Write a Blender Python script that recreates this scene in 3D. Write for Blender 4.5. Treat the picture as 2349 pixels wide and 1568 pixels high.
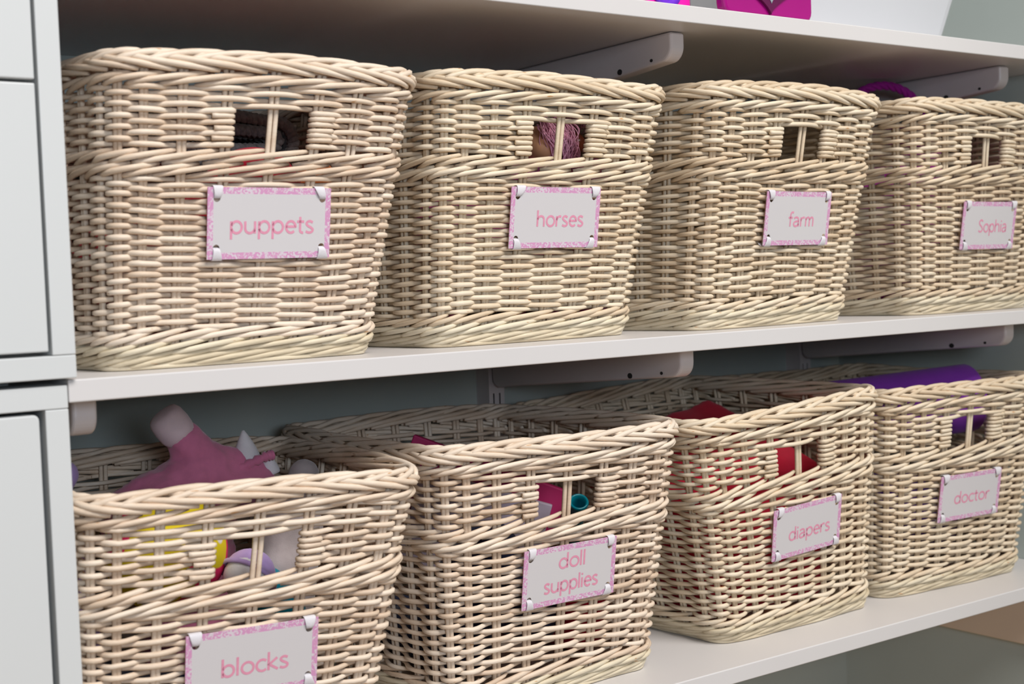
import bpy, bmesh, math, random
import numpy as np
from mathutils import Matrix, Vector, Euler

# ------------------------------------------------------------------ scene, camera, light
sc = bpy.context.scene
COL = sc.collection
for o in list(bpy.data.objects):
    bpy.data.objects.remove(o)
PI = math.pi

F_PX, IMG_W = 3100.0, 2349.0
cam_d = bpy.data.cameras.new('camera')
cam_d.sensor_width = 36.0
cam_d.lens = F_PX * 36.0 / IMG_W
cam_d.clip_start = 0.02
cam_d.dof.use_dof = True
cam_d.dof.focus_distance = 1.37
cam_d.dof.aperture_fstop = 7.5
cam = bpy.data.objects.new('camera', cam_d)
COL.objects.link(cam)
CAM_C = Vector((-0.1616, -1.03, 0.0626))
rx, ry, rz = -0.0453, 0.0374, -0.6218
_R = Matrix.Rotation(rz, 3, 'Z') @ Matrix.Rotation(rx, 3, 'X') @ Matrix.Rotation(ry, 3, 'Y')
_cr, _cf, _cu = _R.col[0], _R.col[1], _R.col[2]
cam.matrix_world = Matrix(((_cr[0], _cu[0], -_cf[0], CAM_C[0]),
                           (_cr[1], _cu[1], -_cf[1], CAM_C[1]),
                           (_cr[2], _cu[2], -_cf[2], CAM_C[2]),
                           (0, 0, 0, 1)))
sc.camera = cam

world = bpy.data.worlds.new('room_ambience')
sc.world = world
world.use_nodes = True
_bg = world.node_tree.nodes['Background']
_bg.inputs[0].default_value = (0.93, 0.96, 1.0, 1)
_bg.inputs[1].default_value = 0.10


def area_light(name, loc, target, sx, sy, power, color):
    d = bpy.data.lights.new(name, 'AREA')
    d.shape = 'RECTANGLE'
    d.size, d.size_y = sx, sy
    d.energy = power
    d.color = color
    o = bpy.data.objects.new(name, d)
    COL.objects.link(o)
    o.location = loc
    o.rotation_euler = (Vector(target) - Vector(loc)).to_track_quat('-Z', 'Y').to_euler()
    return o


area_light('ceiling_light', (0.75, -2.75, 3.05), (0.75, 0.0, -0.1), 2.6, 1.6, 196, (1.0, 0.96, 0.92))
area_light('fill_lamp', (-0.15, -1.95, 0.32), (0.7, 0.2, -0.1), 0.5, 0.4, 11.5, (0.74, 0.86, 1.0))

sc.view_settings.view_transform = 'Standard'
sc.view_settings.look = 'None'
sc.view_settings.exposure = 0.0
sc.view_settings.gamma = 1.0
sc.view_settings.use_curve_mapping = False
sc.cycles.use_denoising = True
sc.cycles.adaptive_threshold = 0.02
sc.cycles.max_bounces = 5
sc.cycles.diffuse_bounces = 4
sc.cycles.glossy_bounces = 2
sc.cycles.transmission_bounces = 1
sc.cycles.caustics_reflective = False
sc.cycles.caustics_refractive = False

# ------------------------------------------------------------------ materials


def nodes(name):
    m = bpy.data.materials.new(name)
    m.use_nodes = True
    nt = m.node_tree
    return m, nt, nt.nodes['Principled BSDF']


def L(nt, a, b):
    nt.links.new(a, b)


def ramp(nt, fac, stops):
    r = nt.nodes.new('ShaderNodeValToRGB')
    el = r.color_ramp.elements
    while len(el) > len(stops):
        el.remove(el[-1])
    while len(el) < len(stops):
        el.new(0.5)
    for e, (p, c) in zip(el, stops):
        e.position = p
        e.color = (*c, 1) if len(c) == 3 else c
    if fac is not None:
        L(nt, fac, r.inputs[0])
    return r


def coord(nt, which='Object', scale=(1, 1, 1)):
    t = nt.nodes.new('ShaderNodeTexCoord')
    mp = nt.nodes.new('ShaderNodeMapping')
    mp.inputs['Scale'].default_value = scale
    L(nt, t.outputs[which], mp.inputs[0])
    return mp.outputs[0]


def noise(nt, vec, scale, detail=3, rough=0.5):
    n = nt.nodes.new('ShaderNodeTexNoise')
    n.inputs['Scale'].default_value = scale
    n.inputs['Detail'].default_value = detail
    n.inputs['Roughness'].default_value = rough
    if vec is not None:
        L(nt, vec, n.inputs['Vector'])
    return n


def bump(nt, b, h, strength, dist):
    bp = nt.nodes.new('ShaderNodeBump')
    bp.inputs['Strength'].default_value = strength
    bp.inputs['Distance'].default_value = dist
    L(nt, h, bp.inputs['Height'])
    L(nt, bp.outputs[0], b.inputs['Normal'])


def m_plain(name, col, rough=0.45, var=0.04, nscale=6.0, spec=0.5, bscale=None, bstr=0.1, bdist=0.0005):
    m, nt, b = nodes(name)
    v = coord(nt)
    n = noise(nt, v, nscale)
    lo = tuple(max(0, c * (1 - var)) for c in col)
    hi = tuple(min(1, c * (1 + var)) for c in col)
    r = ramp(nt, n.outputs[0], [(0.3, lo), (0.7, hi)])
    L(nt, r.outputs[0], b.inputs['Base Color'])
    b.inputs['Roughness'].default_value = rough
    b.inputs['Specular IOR Level'].default_value = spec
    if bscale:
        n2 = noise(nt, v, bscale, 4)
        bump(nt, b, n2.outputs[0], bstr, bdist)
    return m


def m_fabric(name, col, rough=0.9, var=0.12, nscale=60, sheen=0.3, bscale=900, bstr=0.5):
    m = m_plain(name, col, rough, var, nscale, 0.2, bscale, bstr, 0.0006)
    b = m.node_tree.nodes['Principled BSDF']
    b.inputs['Sheen Weight'].default_value = sheen
    return m


def m_wicker(name, lo, mid, hi):
    m, nt, b = nodes(name)
    oi = nt.nodes.new('ShaderNodeObjectInfo')
    v = coord(nt, 'Object', (1, 1, 5))
    n1 = noise(nt, v, 14, 3)
    n2 = noise(nt, v, 160, 3, 0.6)
    a = nt.nodes.new('ShaderNodeMath'); a.operation = 'MULTIPLY_ADD'
    a.inputs[1].default_value = 0.30; L(nt, oi.outputs['Random'], a.inputs[0]); L(nt, n1.outputs[0], a.inputs[2])
    a2 = nt.nodes.new('ShaderNodeMath'); a2.operation = 'MULTIPLY_ADD'
    a2.inputs[1].default_value = 0.35; L(nt, n2.outputs[0], a2.inputs[0]); L(nt, a.outputs[0], a2.inputs[2])
    r = ramp(nt, a2.outputs[0], [(0.45, lo), (0.78, mid), (1.0, hi)])
    # sparse small orange-brown blemishes on the cane
    n3 = noise(nt, v, 55, 2)
    r3 = ramp(nt, n3.outputs[0], [(0.735, (0, 0, 0)), (0.775, (1, 1, 1))])
    mx = nt.nodes.new('ShaderNodeMix'); mx.data_type = 'RGBA'
    L(nt, r3.outputs[0], mx.inputs[0]); L(nt, r.outputs[0], mx.inputs[6])
    mx.inputs[7].default_value = (0.55, 0.30, 0.13, 1)
    L(nt, mx.outputs[2], b.inputs['Base Color'])
    b.inputs['Roughness'].default_value = 0.5
    b.inputs['Specular IOR Level'].default_value = 0.35
    bump(nt, b, n2.outputs[0], 0.25, 0.0006)
    return m


M = {}
M['wicker'] = m_wicker('cream_cane', (0.59, 0.435, 0.31), (0.745, 0.60, 0.465), (0.82, 0.70, 0.575))
M['wicker2'] = m_wicker('straw_cane', (0.59, 0.45, 0.305), (0.74, 0.605, 0.44), (0.805, 0.695, 0.54))
M['foot'] = m_wicker('bounce_tinted_cane', (0.55, 0.455, 0.31), (0.68, 0.585, 0.425), (0.745, 0.665, 0.51))  # greenish bounced light at the foot is mixed into the cane colour
M['white'] = m_plain('white_laminate', (0.68, 0.66, 0.66), 0.38, 0.012, 4, 0.5, 500, 0.04, 0.0002)
M['cab'] = m_plain('white_lacquer', (0.645, 0.665, 0.67), 0.35, 0.01, 3, 0.5)
M['metal'] = m_plain('white_steel', (0.68, 0.62, 0.62), 0.35, 0.02, 20, 0.5, 350, 0.06, 0.0003)
M['wall'] = m_plain('grey_green_wall', (0.50, 0.55, 0.52), 0.85, 0.03, 5, 0.2, 250, 0.15, 0.0008)
M['floor'] = m_plain('oak_floor', (0.36, 0.25, 0.16), 0.5, 0.15, 4)
M['trim'] = m_plain('tan_paint', (0.80, 0.63, 0.49), 0.6, 0.03, 8)
M['dark'] = m_plain('hole_shade', (0.02, 0.018, 0.018), 0.9, 0.0)  # near-black colour standing in for shade inside holes and slots
M['ribbon'] = m_fabric('white_ribbon', (0.72, 0.70, 0.74), 0.6, 0.03, 60, 0.2, 1200, 0.4)
M['print'] = m_plain('pink_print', (0.76, 0.31, 0.44), 0.55, 0.05, 300)


def m_card():
    m, nt, b = nodes('tag_card')
    tc = nt.nodes.new('ShaderNodeTexCoord')
    sep = nt.nodes.new('ShaderNodeSeparateXYZ'); L(nt, tc.outputs['Object'], sep.inputs[0])

    def edge(sock, lim):
        a = nt.nodes.new('ShaderNodeMath'); a.operation = 'ABSOLUTE'; L(nt, sock, a.inputs[0])
        g = nt.nodes.new('ShaderNodeMath'); g.operation = 'GREATER_THAN'; L(nt, a.outputs[0], g.inputs[0])
        g.inputs[1].default_value = lim
        return g.outputs[0]
    mxm = nt.nodes.new('ShaderNodeMath'); mxm.operation = 'MAXIMUM'
    L(nt, edge(sep.outputs[0], 0.0528), mxm.inputs[0]); L(nt, edge(sep.outputs[2], 0.0246), mxm.inputs[1])
    n1 = noise(nt, tc.outputs['Object'], 225, 4, 0.65)
    n1.inputs['Distortion'].default_value = 1.6
    n2 = noise(nt, tc.outputs['Object'], 520, 3, 0.6)
    add = nt.nodes.new('ShaderNodeMath'); add.operation = 'MULTIPLY_ADD'
    L(nt, n2.outputs[0], add.inputs[0]); add.inputs[1].default_value = 0.35; L(nt, n1.outputs[0], add.inputs[2])
    r = ramp(nt, add.outputs[0], [(0.635, (0.71, 0.63, 0.70)), (0.675, (0.68, 0.30, 0.52)), (0.8, (0.66, 0.33, 0.56))])
    mx = nt.nodes.new('ShaderNodeMix'); mx.data_type = 'RGBA'
    L(nt, mxm.outputs[0], mx.inputs[0])
    mx.inputs[6].default_value = (0.655, 0.635, 0.655, 1)
    L(nt, r.outputs[0], mx.inputs[7])
    L(nt, mx.outputs[2], b.inputs['Base Color'])
    b.inputs['Roughness'].default_value = 0.55
    return m


M['card'] = m_card()

# ------------------------------------------------------------------ mesh helpers


class MB:
    def __init__(self):
        self.v, self.f = [], []
        self.n = 0

    def add(self, verts, faces):
        verts = np.asarray(verts, float).reshape(-1, 3)
        self.v.append(verts)
        k = self.n
        self.f.extend([tuple(i + k for i in fc) for fc in faces])
        self.n += len(verts)

    def tube(self, pts, rad, nrm, sides=6, closed=False, flat=1.0, cap=True):
        """tube along pts; nrm = reference normals (N,3); flat scales the cross-section along the second axis"""
        pts = np.asarray(pts, float)
        n = len(pts)
        rad = np.broadcast_to(np.asarray(rad, float), (n,)).copy()
        if closed:
            t = np.roll(pts, -1, 0) - np.roll(pts, 1, 0)
        else:
            t = np.gradient(pts, axis=0)
        t /= np.linalg.norm(t, axis=1, keepdims=True) + 1e-12
        nrm = np.broadcast_to(np.asarray(nrm, float), (n, 3))
        b = np.cross(t, nrm); b /= np.linalg.norm(b, axis=1, keepdims=True) + 1e-12
        a = np.cross(b, t)
        ang = np.arange(sides) * 2 * PI / sides
        ca, sa = np.cos(ang), np.sin(ang)
        V = pts[:, None, :] + rad[:, None, None] * (a[:, None, :] * ca[None, :, None] + flat * b[:, None, :] * sa[None, :, None])
        F = []
        m = n if closed else n - 1
        for i in range(m):
            i0, i1 = i * sides, ((i + 1) % n) * sides
            for j in range(sides):
                j1 = (j + 1) % sides
                F.append((i0 + j, i0 + j1, i1 + j1, i1 + j))
        if not closed and cap:
            F.append(tuple(range(sides))[::-1])
            F.append(tuple((n - 1) * sides + j for j in range(sides)))
        self.add(V.reshape(-1, 3), F)

    def box(self, lo, hi):
        x0, y0, z0 = lo; x1, y1, z1 = hi
        self.add([(x0, y0, z0), (x1, y0, z0), (x1, y1, z0), (x0, y1, z0), (x0, y0, z1), (x1, y0, z1), (x1, y1, z1), (x0, y1, z1)],
                 [(0, 3, 2, 1), (4, 5, 6, 7), (0, 1, 5, 4), (1, 2, 6, 5), (2, 3, 7, 6), (3, 0, 4, 7)])

    def prism(self, poly, axis, lo, hi):
        """poly = list of 2-D points, extruded along axis from lo to hi"""
        n = len(poly)
        def mk(p, h):
            q = list(p); q.insert(axis, h); return q
        V = [mk(p, lo) for p in poly] + [mk(p, hi) for p in poly]
        F = [tuple(range(n))[::-1], tuple(range(n, 2 * n))] + [(i, (i + 1) % n, n + (i + 1) % n, n + i) for i in range(n)]
        self.add(V, F)

    def lathe(self, prof, seg=24, center=(0, 0, 0)):
        V = []; F = []
        n = len(prof)
        for i in range(seg):
            a = 2 * PI * i / seg
            for r, z in prof:
                V.append((center[0] + r * math.cos(a), center[1] + r * math.sin(a), center[2] + z))
        for i in range(seg):
            k, k1 = i * n, ((i + 1) % seg) * n
            for j in range(n - 1):
                F.append((k + j, k1 + j, k1 + j + 1, k + j + 1))
        self.add(V, F)

    def ball(self, c, r, seg=16, rings=10, scale=(1, 1, 1)):
        V = []; F = []
        for i in range(rings + 1):
            th = PI * i / rings
            for j in range(seg):
                ph = 2 * PI * j / seg
                V.append((c[0] + scale[0] * r * math.sin(th) * math.cos(ph), c[1] + scale[1] * r * math.sin(th) * math.sin(ph), c[2] + scale[2] * r * math.cos(th)))
        for i in range(rings):
            for j in range(seg):
                F.append((i * seg + j, (i + 1) * seg + j, (i + 1) * seg + (j + 1) % seg, i * seg + (j + 1) % seg))
        self.add(V, F)

    def cone_capsule(self, p0, r0, p1, r1, n=5):
        for i in range(n + 1):
            t = i / n
            c = [p0[k] + (p1[k] - p0[k]) * t for k in range(3)]
            self.ball(c, r0 + (r1 - r0) * t, 12, 8)

    def build(self, name, mat, parent=None, smooth=True, bevel=None, fix=False):
        me = bpy.data.meshes.new(name)
        V = np.concatenate(self.v) if self.v else np.zeros((0, 3))
        me.from_pydata(V.tolist(), [], self.f)
        if smooth:
            me.polygons.foreach_set('use_smooth', np.ones(len(me.polygons), bool))
        if fix:
            bm = bmesh.new(); bm.from_mesh(me)
            bmesh.ops.remove_doubles(bm, verts=bm.verts, dist=1e-6)
            bmesh.ops.recalc_face_normals(bm, faces=bm.faces)
            bm.to_mesh(me); bm.free()
        me.materials.append(M[mat] if isinstance(mat, str) else mat)
        o = bpy.data.objects.new(name, me)
        COL.objects.link(o)
        if parent is not None:
            o.parent = parent
        if bevel:
            md = o.modifiers.new('edge', 'BEVEL'); md.width = bevel; md.segments = 3; md.limit_method = 'ANGLE'; md.angle_limit = 0.7
            if smooth:
                try:
                    me.set_sharp_from_angle(angle=0.7)
                except Exception:
                    pass
        return o


def tag(o, label=None, cat=None, group=None, kind=None):
    if label: o['label'] = label
    if cat: o['category'] = cat
    if group: o['group'] = group
    if kind: o['kind'] = kind
    return o


def empty(name, loc=(0, 0, 0), rot=(0, 0, 0), parent=None):
    e = bpy.data.objects.new(name, None)
    e.empty_display_size = 0.05
    e.location = loc; e.rotation_euler = rot
    COL.objects.link(e)
    if parent is not None:
        e.parent = parent
    return e


def boxo(name, lo, hi, mat, parent=None, bevel=None):
    m = MB(); m.box(lo, hi)
    return m.build(name, mat, parent, smooth=False, bevel=bevel)


def soften(o, voxel=0.004, it=8, sub=False):
    r = o.modifiers.new('merge', 'REMESH'); r.mode = 'VOXEL'; r.voxel_size = voxel; r.use_smooth_shade = True
    s = o.modifiers.new('soft', 'SMOOTH'); s.factor = 0.5; s.iterations = it
    return o


def catmull(pts, n=6, closed=False):
    P = [np.asarray(p, float) for p in pts]
    out = []
    m = len(P)
    for i in range(m if closed else m - 1):
        if closed:
            p0, p1, p2, p3 = P[(i - 1) % m], P[i], P[(i + 1) % m], P[(i + 2) % m]
        else:
            p0 = P[i - 1] if i > 0 else 2 * P[0] - P[1]
            p1, p2 = P[i], P[i + 1]
            p3 = P[i + 2] if i + 2 < m else 2 * P[-1] - P[-2]
        for k in range(n):
            t = k / n
            out.append(0.5 * ((2 * p1) + (-p0 + p2) * t + (2 * p0 - 5 * p1 + 4 * p2 - p3) * t * t + (-p0 + 3 * p1 - 3 * p2 + p3) * t ** 3))
    if not closed:
        out.append(P[-1])
    return np.array(out)


# ------------------------------------------------------------------ the room and the shelving
T = 0.0177
Z_TOP = 0.3213            # underside of the top shelf
Z_BOT = -0.3593           # upper face of the bottom shelf
WALL_Y = 0.43
SIDE_X = 1.53
Z_FLOOR = -1.05

tag(boxo('floor', (-3, -3.2, Z_FLOOR - 0.05), (SIDE_X, WALL_Y, Z_FLOOR), 'floor'), kind='structure')
tag(boxo('wall_back', (-3, WALL_Y, Z_FLOOR - 0.05), (SIDE_X + 0.1, WALL_Y + 0.1, 1.6), 'wall'), kind='structure')
tag(boxo('wall_right', (SIDE_X, -1.2, Z_FLOOR - 0.05), (SIDE_X + 0.1, WALL_Y, 1.6), 'wall'), kind='structure')
tag(boxo('trim_1', (SIDE_X - 0.016, 0.0, -0.478), (SIDE_X, WALL_Y, Z_BOT - T), 'trim', bevel=0.002), kind='structure')

SH_X0, SH_Y1 = 0.1605, 0.400
for nm, z0, lab in (('top', Z_TOP, 'white top shelf board above the upper row of baskets'),
                    ('mid', -T, 'white middle shelf board under the upper row of baskets'),
                    ('low', Z_BOT - T, 'white bottom shelf board under the lower row of baskets')):
    mb = MB(); mb.box((SH_X0, 0.0, z0), (SIDE_X - 0.001, SH_Y1, z0 + T))
    if nm == 'top':          # filler strips added between the rails to block light leaking down the wall
        for xa, xb in ((SH_X0, 0.1725), (0.1975, 0.8245), (0.8495, 1.4075), (1.4325, SIDE_X - 0.001)):
            mb.box((xa, SH_Y1 - 0.002, z0), (xb, WALL_Y, z0 + T))
    s = mb.build('shelf_board', 'white', smooth=False, bevel=0.0012)
    tag(s, lab, 'shelf', 'white shelf boards')


def bracket(x, z, label):
    """steel shelf bracket: deep at the rail, rounded at the front end"""
    e = empty('shelf_bracket', (x, SH_Y1, z))
    tag(e, label, 'bracket', 'white steel shelf brackets')
    yf = 0.042 - SH_Y1
    hf, hb, r = 0.031, 0.056, 0.016
    poly2 = [(0.0, -0.0004), (yf + 0.002, -0.0004), (yf, -0.003)]
    for i in range(9):
        a = PI + i / 8 * PI / 2
        poly2.append((yf + r + r * math.cos(a), -hf + r + r * math.sin(a)))
    poly2 += [(-0.06, -hb + 0.004), (-0.012, -hb), (-0.003, -hb + 0.003), (0.0, -hb + 0.010)]
    m = MB(); m.prism(poly2, 0, 0.0, 0.020)
    m.build('arm', 'metal', e, smooth=False, bevel=0.0045, fix=True)
    for yy, zz, rr in ((yf + 0.085, -0.0315, 0.0032), (yf + 0.012 + 0.02, -0.0268, 0.0018)):
        h = MB()
        ring = [(yy + rr * 1.25 * math.cos(2 * PI * i / 12), zz + rr * math.sin(2 * PI * i / 12)) for i in range(12)]
        h.prism(ring, 0, -0.0003, 0.004)
        h.build('screw_hole_shade', 'dark', e, smooth=False)  # solid dark disc, its colour painted as the shade of a hole
    return e


BX = (0.176, 0.829, 1.411)
for k, w in enumerate(('beside the white cabinets', 'between the second and third baskets', 'near the side wall')):
    if k:
        bracket(BX[k], Z_TOP, 'white steel bracket under the top shelf ' + w)
    bracket(BX[k], -T, 'white steel bracket under the middle shelf ' + w)


def rail(x, label):
    e = empty('wall_rail', (x, WALL_Y, -0.376))
    tag(e, label, 'rail', 'slotted wall rails')
    w, dep, h = 0.024, 0.0285, 1.08
    m = MB()
    m.box((0, -dep, 0), (0.0015, 0, h)); m.box((w - 0.0015, -dep, 0), (w, 0, h))
    xs = (0.0015, 0.0060, 0.0085, 0.0155, 0.0180, w - 0.0015)
    for a, b in ((0, 1), (2, 3), (4, 5)):
        m.box((xs[a], -dep, 0), (xs[b], -dep + 0.0015, h))
    z = 0.006
    while z < h - 0.03:
        for a, b in ((1, 2), (3, 4)):
            m.box((xs[a], -dep, z), (xs[b], -dep + 0.0015, z + 0.014))
        z += 0.032
    m.build('channel', 'metal', e, smooth=False)
    b = MB(); b.box((0.0015, -0.004, 0), (w - 0.0015, 0, h))
    b.build('slot_shade_plate', 'dark', e, smooth=False)  # dark sheet added behind the slots, painted as the shade inside the channel


rail(0.173, 'slotted white wall rail hidden behind the leftmost baskets')
rail(0.825, 'slotted white wall rail left of the diapers basket')
rail(1.408, 'slotted white wall rail behind the doctor basket')


def cabinet_upper():
    e = empty('drawer_cabinet', (0.166, -0.005, 0.0015))
    tag(e, 'white upper cabinet with flat inset drawer fronts at the left edge', 'cabinet', 'white cabinets')
    W, D, H, t = 0.50, 0.40, 0.75, 0.0175
    boxo('side_panel', (-t, 0, t + 0.0004), (0, D, H), 'cab', e, 0.0008)
    boxo('side_panel', (-W, 0, t + 0.0004), (-W + t, D, H), 'cab', e, 0.0008)
    boxo('bottom_panel', (-W, 0, 0), (0, D, t), 'cab', e, 0.0008)
    boxo('back_panel', (-W + t, D - 0.006, t), (-t, D, H), 'cab', e)
    g = 0.0022
    z0 = t + 0.0032
    for z1 in (0.2225, 0.4345, 0.6465):
        boxo('drawer_front', (-W + t + g, 0.0015, z0), (-t - g, 0.018, z1 - 0.0014), 'cab', e, 0.0012)
        z0 = z1 + 0.0014
    boxo('top_panel', (-W, 0, H), (0, D, H + t), 'cab', e, 0.0008)


def cabinet_lower():
    e = empty('door_cabinet', (0.1598, 0.0, Z_FLOOR))
    tag(e, 'white lower cabinet with a round-cornered inset door below the drawer cabinet', 'cabinet', 'white cabinets')
    W, D, t = 0.50, 0.40, 0.0175
    zt = -0.0040 - Z_FLOOR
    boxo('top_panel', (-W, 0, zt - t), (0, D, zt), 'cab', e, 0.0008)
    boxo('side_panel', (-t, 0, 0), (0, D, zt - t - 0.0004), 'cab', e, 0.0008)
    boxo('side_panel', (-W, 0, 0), (-W + t, D, zt - t - 0.0004), 'cab', e, 0.0008)
    boxo('back_panel', (-W + t, D - 0.006, 0), (-t, D, zt - t), 'cab', e)
    # door with rounded corners
    x0, x1, za, zb, r = -W + t + 0.003, -t - 0.0038, 0.06, zt - t - 0.0032, 0.005
    poly = []
    for cx, cz, a0 in ((x1 - r, zb - r, 0), (x0 + r, zb - r, 90), (x0 + r, za + r, 180), (x1 - r, za + r, 270)):
        for i in range(6):
            a = math.radians(a0 + i * 18)
            poly.append((cx + r * math.cos(a), cz + r * math.sin(a)))
    m = MB(); m.prism(poly, 1, 0.0025, 0.020)
    m.build('door', 'cab', e, smooth=False, bevel=0.0015, fix=True)
    boxo('plinth', (-W + t, 0.03, 0), (-t, 0.045, 0.06), 'cab', e)
    # spacer feet carrying the upper cabinet
    for xx in (-0.06, -W + 0.02):
        boxo('spacer', (xx, 0.05, zt), (xx + 0.03, 0.35, zt + 0.0055), 'cab', e)


cabinet_upper()
cabinet_lower()

# ------------------------------------------------------------------ lettering: stroke letters


def arc(cx, cy, rx, ry, a0, a1, n=18):
    return [(cx + rx * math.cos(math.radians(a0 + (a1 - a0) * i / n)), cy + ry * math.sin(math.radians(a0 + (a1 - a0) * i / n))) for i in range(n + 1)]


def cm2(pts, n=5):
    return [tuple(p) for p in catmull(pts, n)]


S_PTS = [(.31, .43), (.2, .485), (.09, .44), (.07, .365), (.13, .29), (.24, .22), (.31, .145), (.28, .055), (.17, .015), (.04, .06)]
GLYPH = {
    'o': ([arc(.25, .25, .205, .235, 0, 360)], .51),
    'p': ([[(.06, .485), (.06, -.23)], arc(.255, .25, .19, .235, 165, -165)], .51),
    'b': ([[(.06, .76), (.06, .0)], arc(.255, .25, .19, .235, 165, -165)], .51),
    'd': ([[(.42, .76), (.42, 0)], arc(.225, .25, .19, .235, 15, 345)], .51),
    'u': ([[(.06, .485)] + arc(.23, .2, .17, .185, 180, 330, 10) + [(.42, .16)], [(.42, .485), (.42, 0)]], .51),
    'e': ([[(.05, .265), (.41, .265)] + arc(.235, .25, .18, .235, 5, 315)], .46),
    't': ([[(.13, .66)] + arc(.23, .11, .10, .095, 180, 285, 8), [(.01, .465), (.28, .465)]], .31),
    's': ([cm2(S_PTS)], .38),
    'S': ([cm2([(x * 1.25, y * 1.5) for x, y in S_PTS])], .47),
    'h': ([[(.06, .76), (.06, 0)], cm2([(.06, .33), (.13, .44), (.24, .485), (.36, .43), (.40, .30)]) + [(.40, 0)]], .50),
    'r': ([[(.06, .485), (.06, 0)], cm2([(.06, .29), (.11, .41), (.2, .475), (.3, .465)])], .33),
    'f': ([cm2([(.33, .73), (.24, .75), (.16, .70), (.14, .58)]) + [(.14, 0)], [(.02, .465), (.29, .465)]], .32),
    'a': ([cm2([(.06, .43), (.2, .485), (.32, .44), (.36, .32)]) + [(.36, 0)], cm2([(.36, .28), (.2, .265), (.08, .21), (.05, .12), (.1, .035), (.2, .015), (.31, .07), (.36, .15)])], .45),
    'm': ([[(.06, .485), (.06, 0)], cm2([(.06, .34), (.12, .44), (.2, .485), (.28, .43), (.30, .31)]) + [(.30, 0)], cm2([(.30, .34), (.36, .44), (.44, .485), (.52, .43), (.54, .31)]) + [(.54, 0)]], .64),
    'i': ([[(.06, .485), (.06, 0)], [(.06, .70), (.06, .61)]], .16),
    'l': ([[(.06, .76), (.06, 0)]], .16),
    'c': ([arc(.25, .25, .2, .235, 48, 312)], .41),
    'k': ([[(.06, .76), (.06, 0)], [(.36, .485), (.08, .24), (.39, 0)]], .42),
}


def ribbon2d(mb, pts, hw, y):
    P = np.array(pts, float)
    closed = np.linalg.norm(P[0] - P[-1]) < 1e-6
    if closed:
        P = P[:-1]
    n = len(P)
    if closed:
        d0 = P - np.roll(P, 1, 0); d1 = np.roll(P, -1, 0) - P
    else:
        d1 = np.vstack([P[1:] - P[:-1], P[-1:] - P[-2:-1]]); d0 = np.vstack([P[1:2] - P[0:1], P[1:] - P[:-1]])
    d0 /= np.linalg.norm(d0, axis=1, keepdims=True) + 1e-12; d1 /= np.linalg.norm(d1, axis=1, keepdims=True) + 1e-12
    t = d0 + d1; t /= np.linalg.norm(t, axis=1, keepdims=True) + 1e-12
    nn = np.stack([-t[:, 1], t[:, 0]], 1)
    cosv = np.clip((t * d1).sum(1), 0.5, 1)
    A = P + nn * (hw / cosv)[:, None]; B = P - nn * (hw / cosv)[:, None]
    V = [(a[0], y, a[1]) for a in A] + [(b[0], y, b[1]) for b in B]
    m = n if closed else n - 1
    mb.add(V, [(i, n + i, n + (i + 1) % n, (i + 1) % n) for i in range(m)])


def lettering(lines, parent):
    """lines: (text, centre x, baseline z, width)"""
    mb = MB()
    for txt, cx, bz, width in lines:
        tot = sum(GLYPH[c][1] for c in txt) - 0.06
        sx = width / tot; sz = 0.0212
        x = cx - width / 2 - 0.02 * sx
        for c in txt:
            st, adv = GLYPH[c]
            for pl in st:
                ribbon2d(mb, [(x + p[0] * sx, bz + p[1] * sz) for p in pl], 0.0011, -0.00105)
            x += adv * sx
    return mb.build('lettering', 'print', parent, smooth=False)


# ------------------------------------------------------------------ name tag
LW, LH = 0.058, 0.0302


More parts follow.
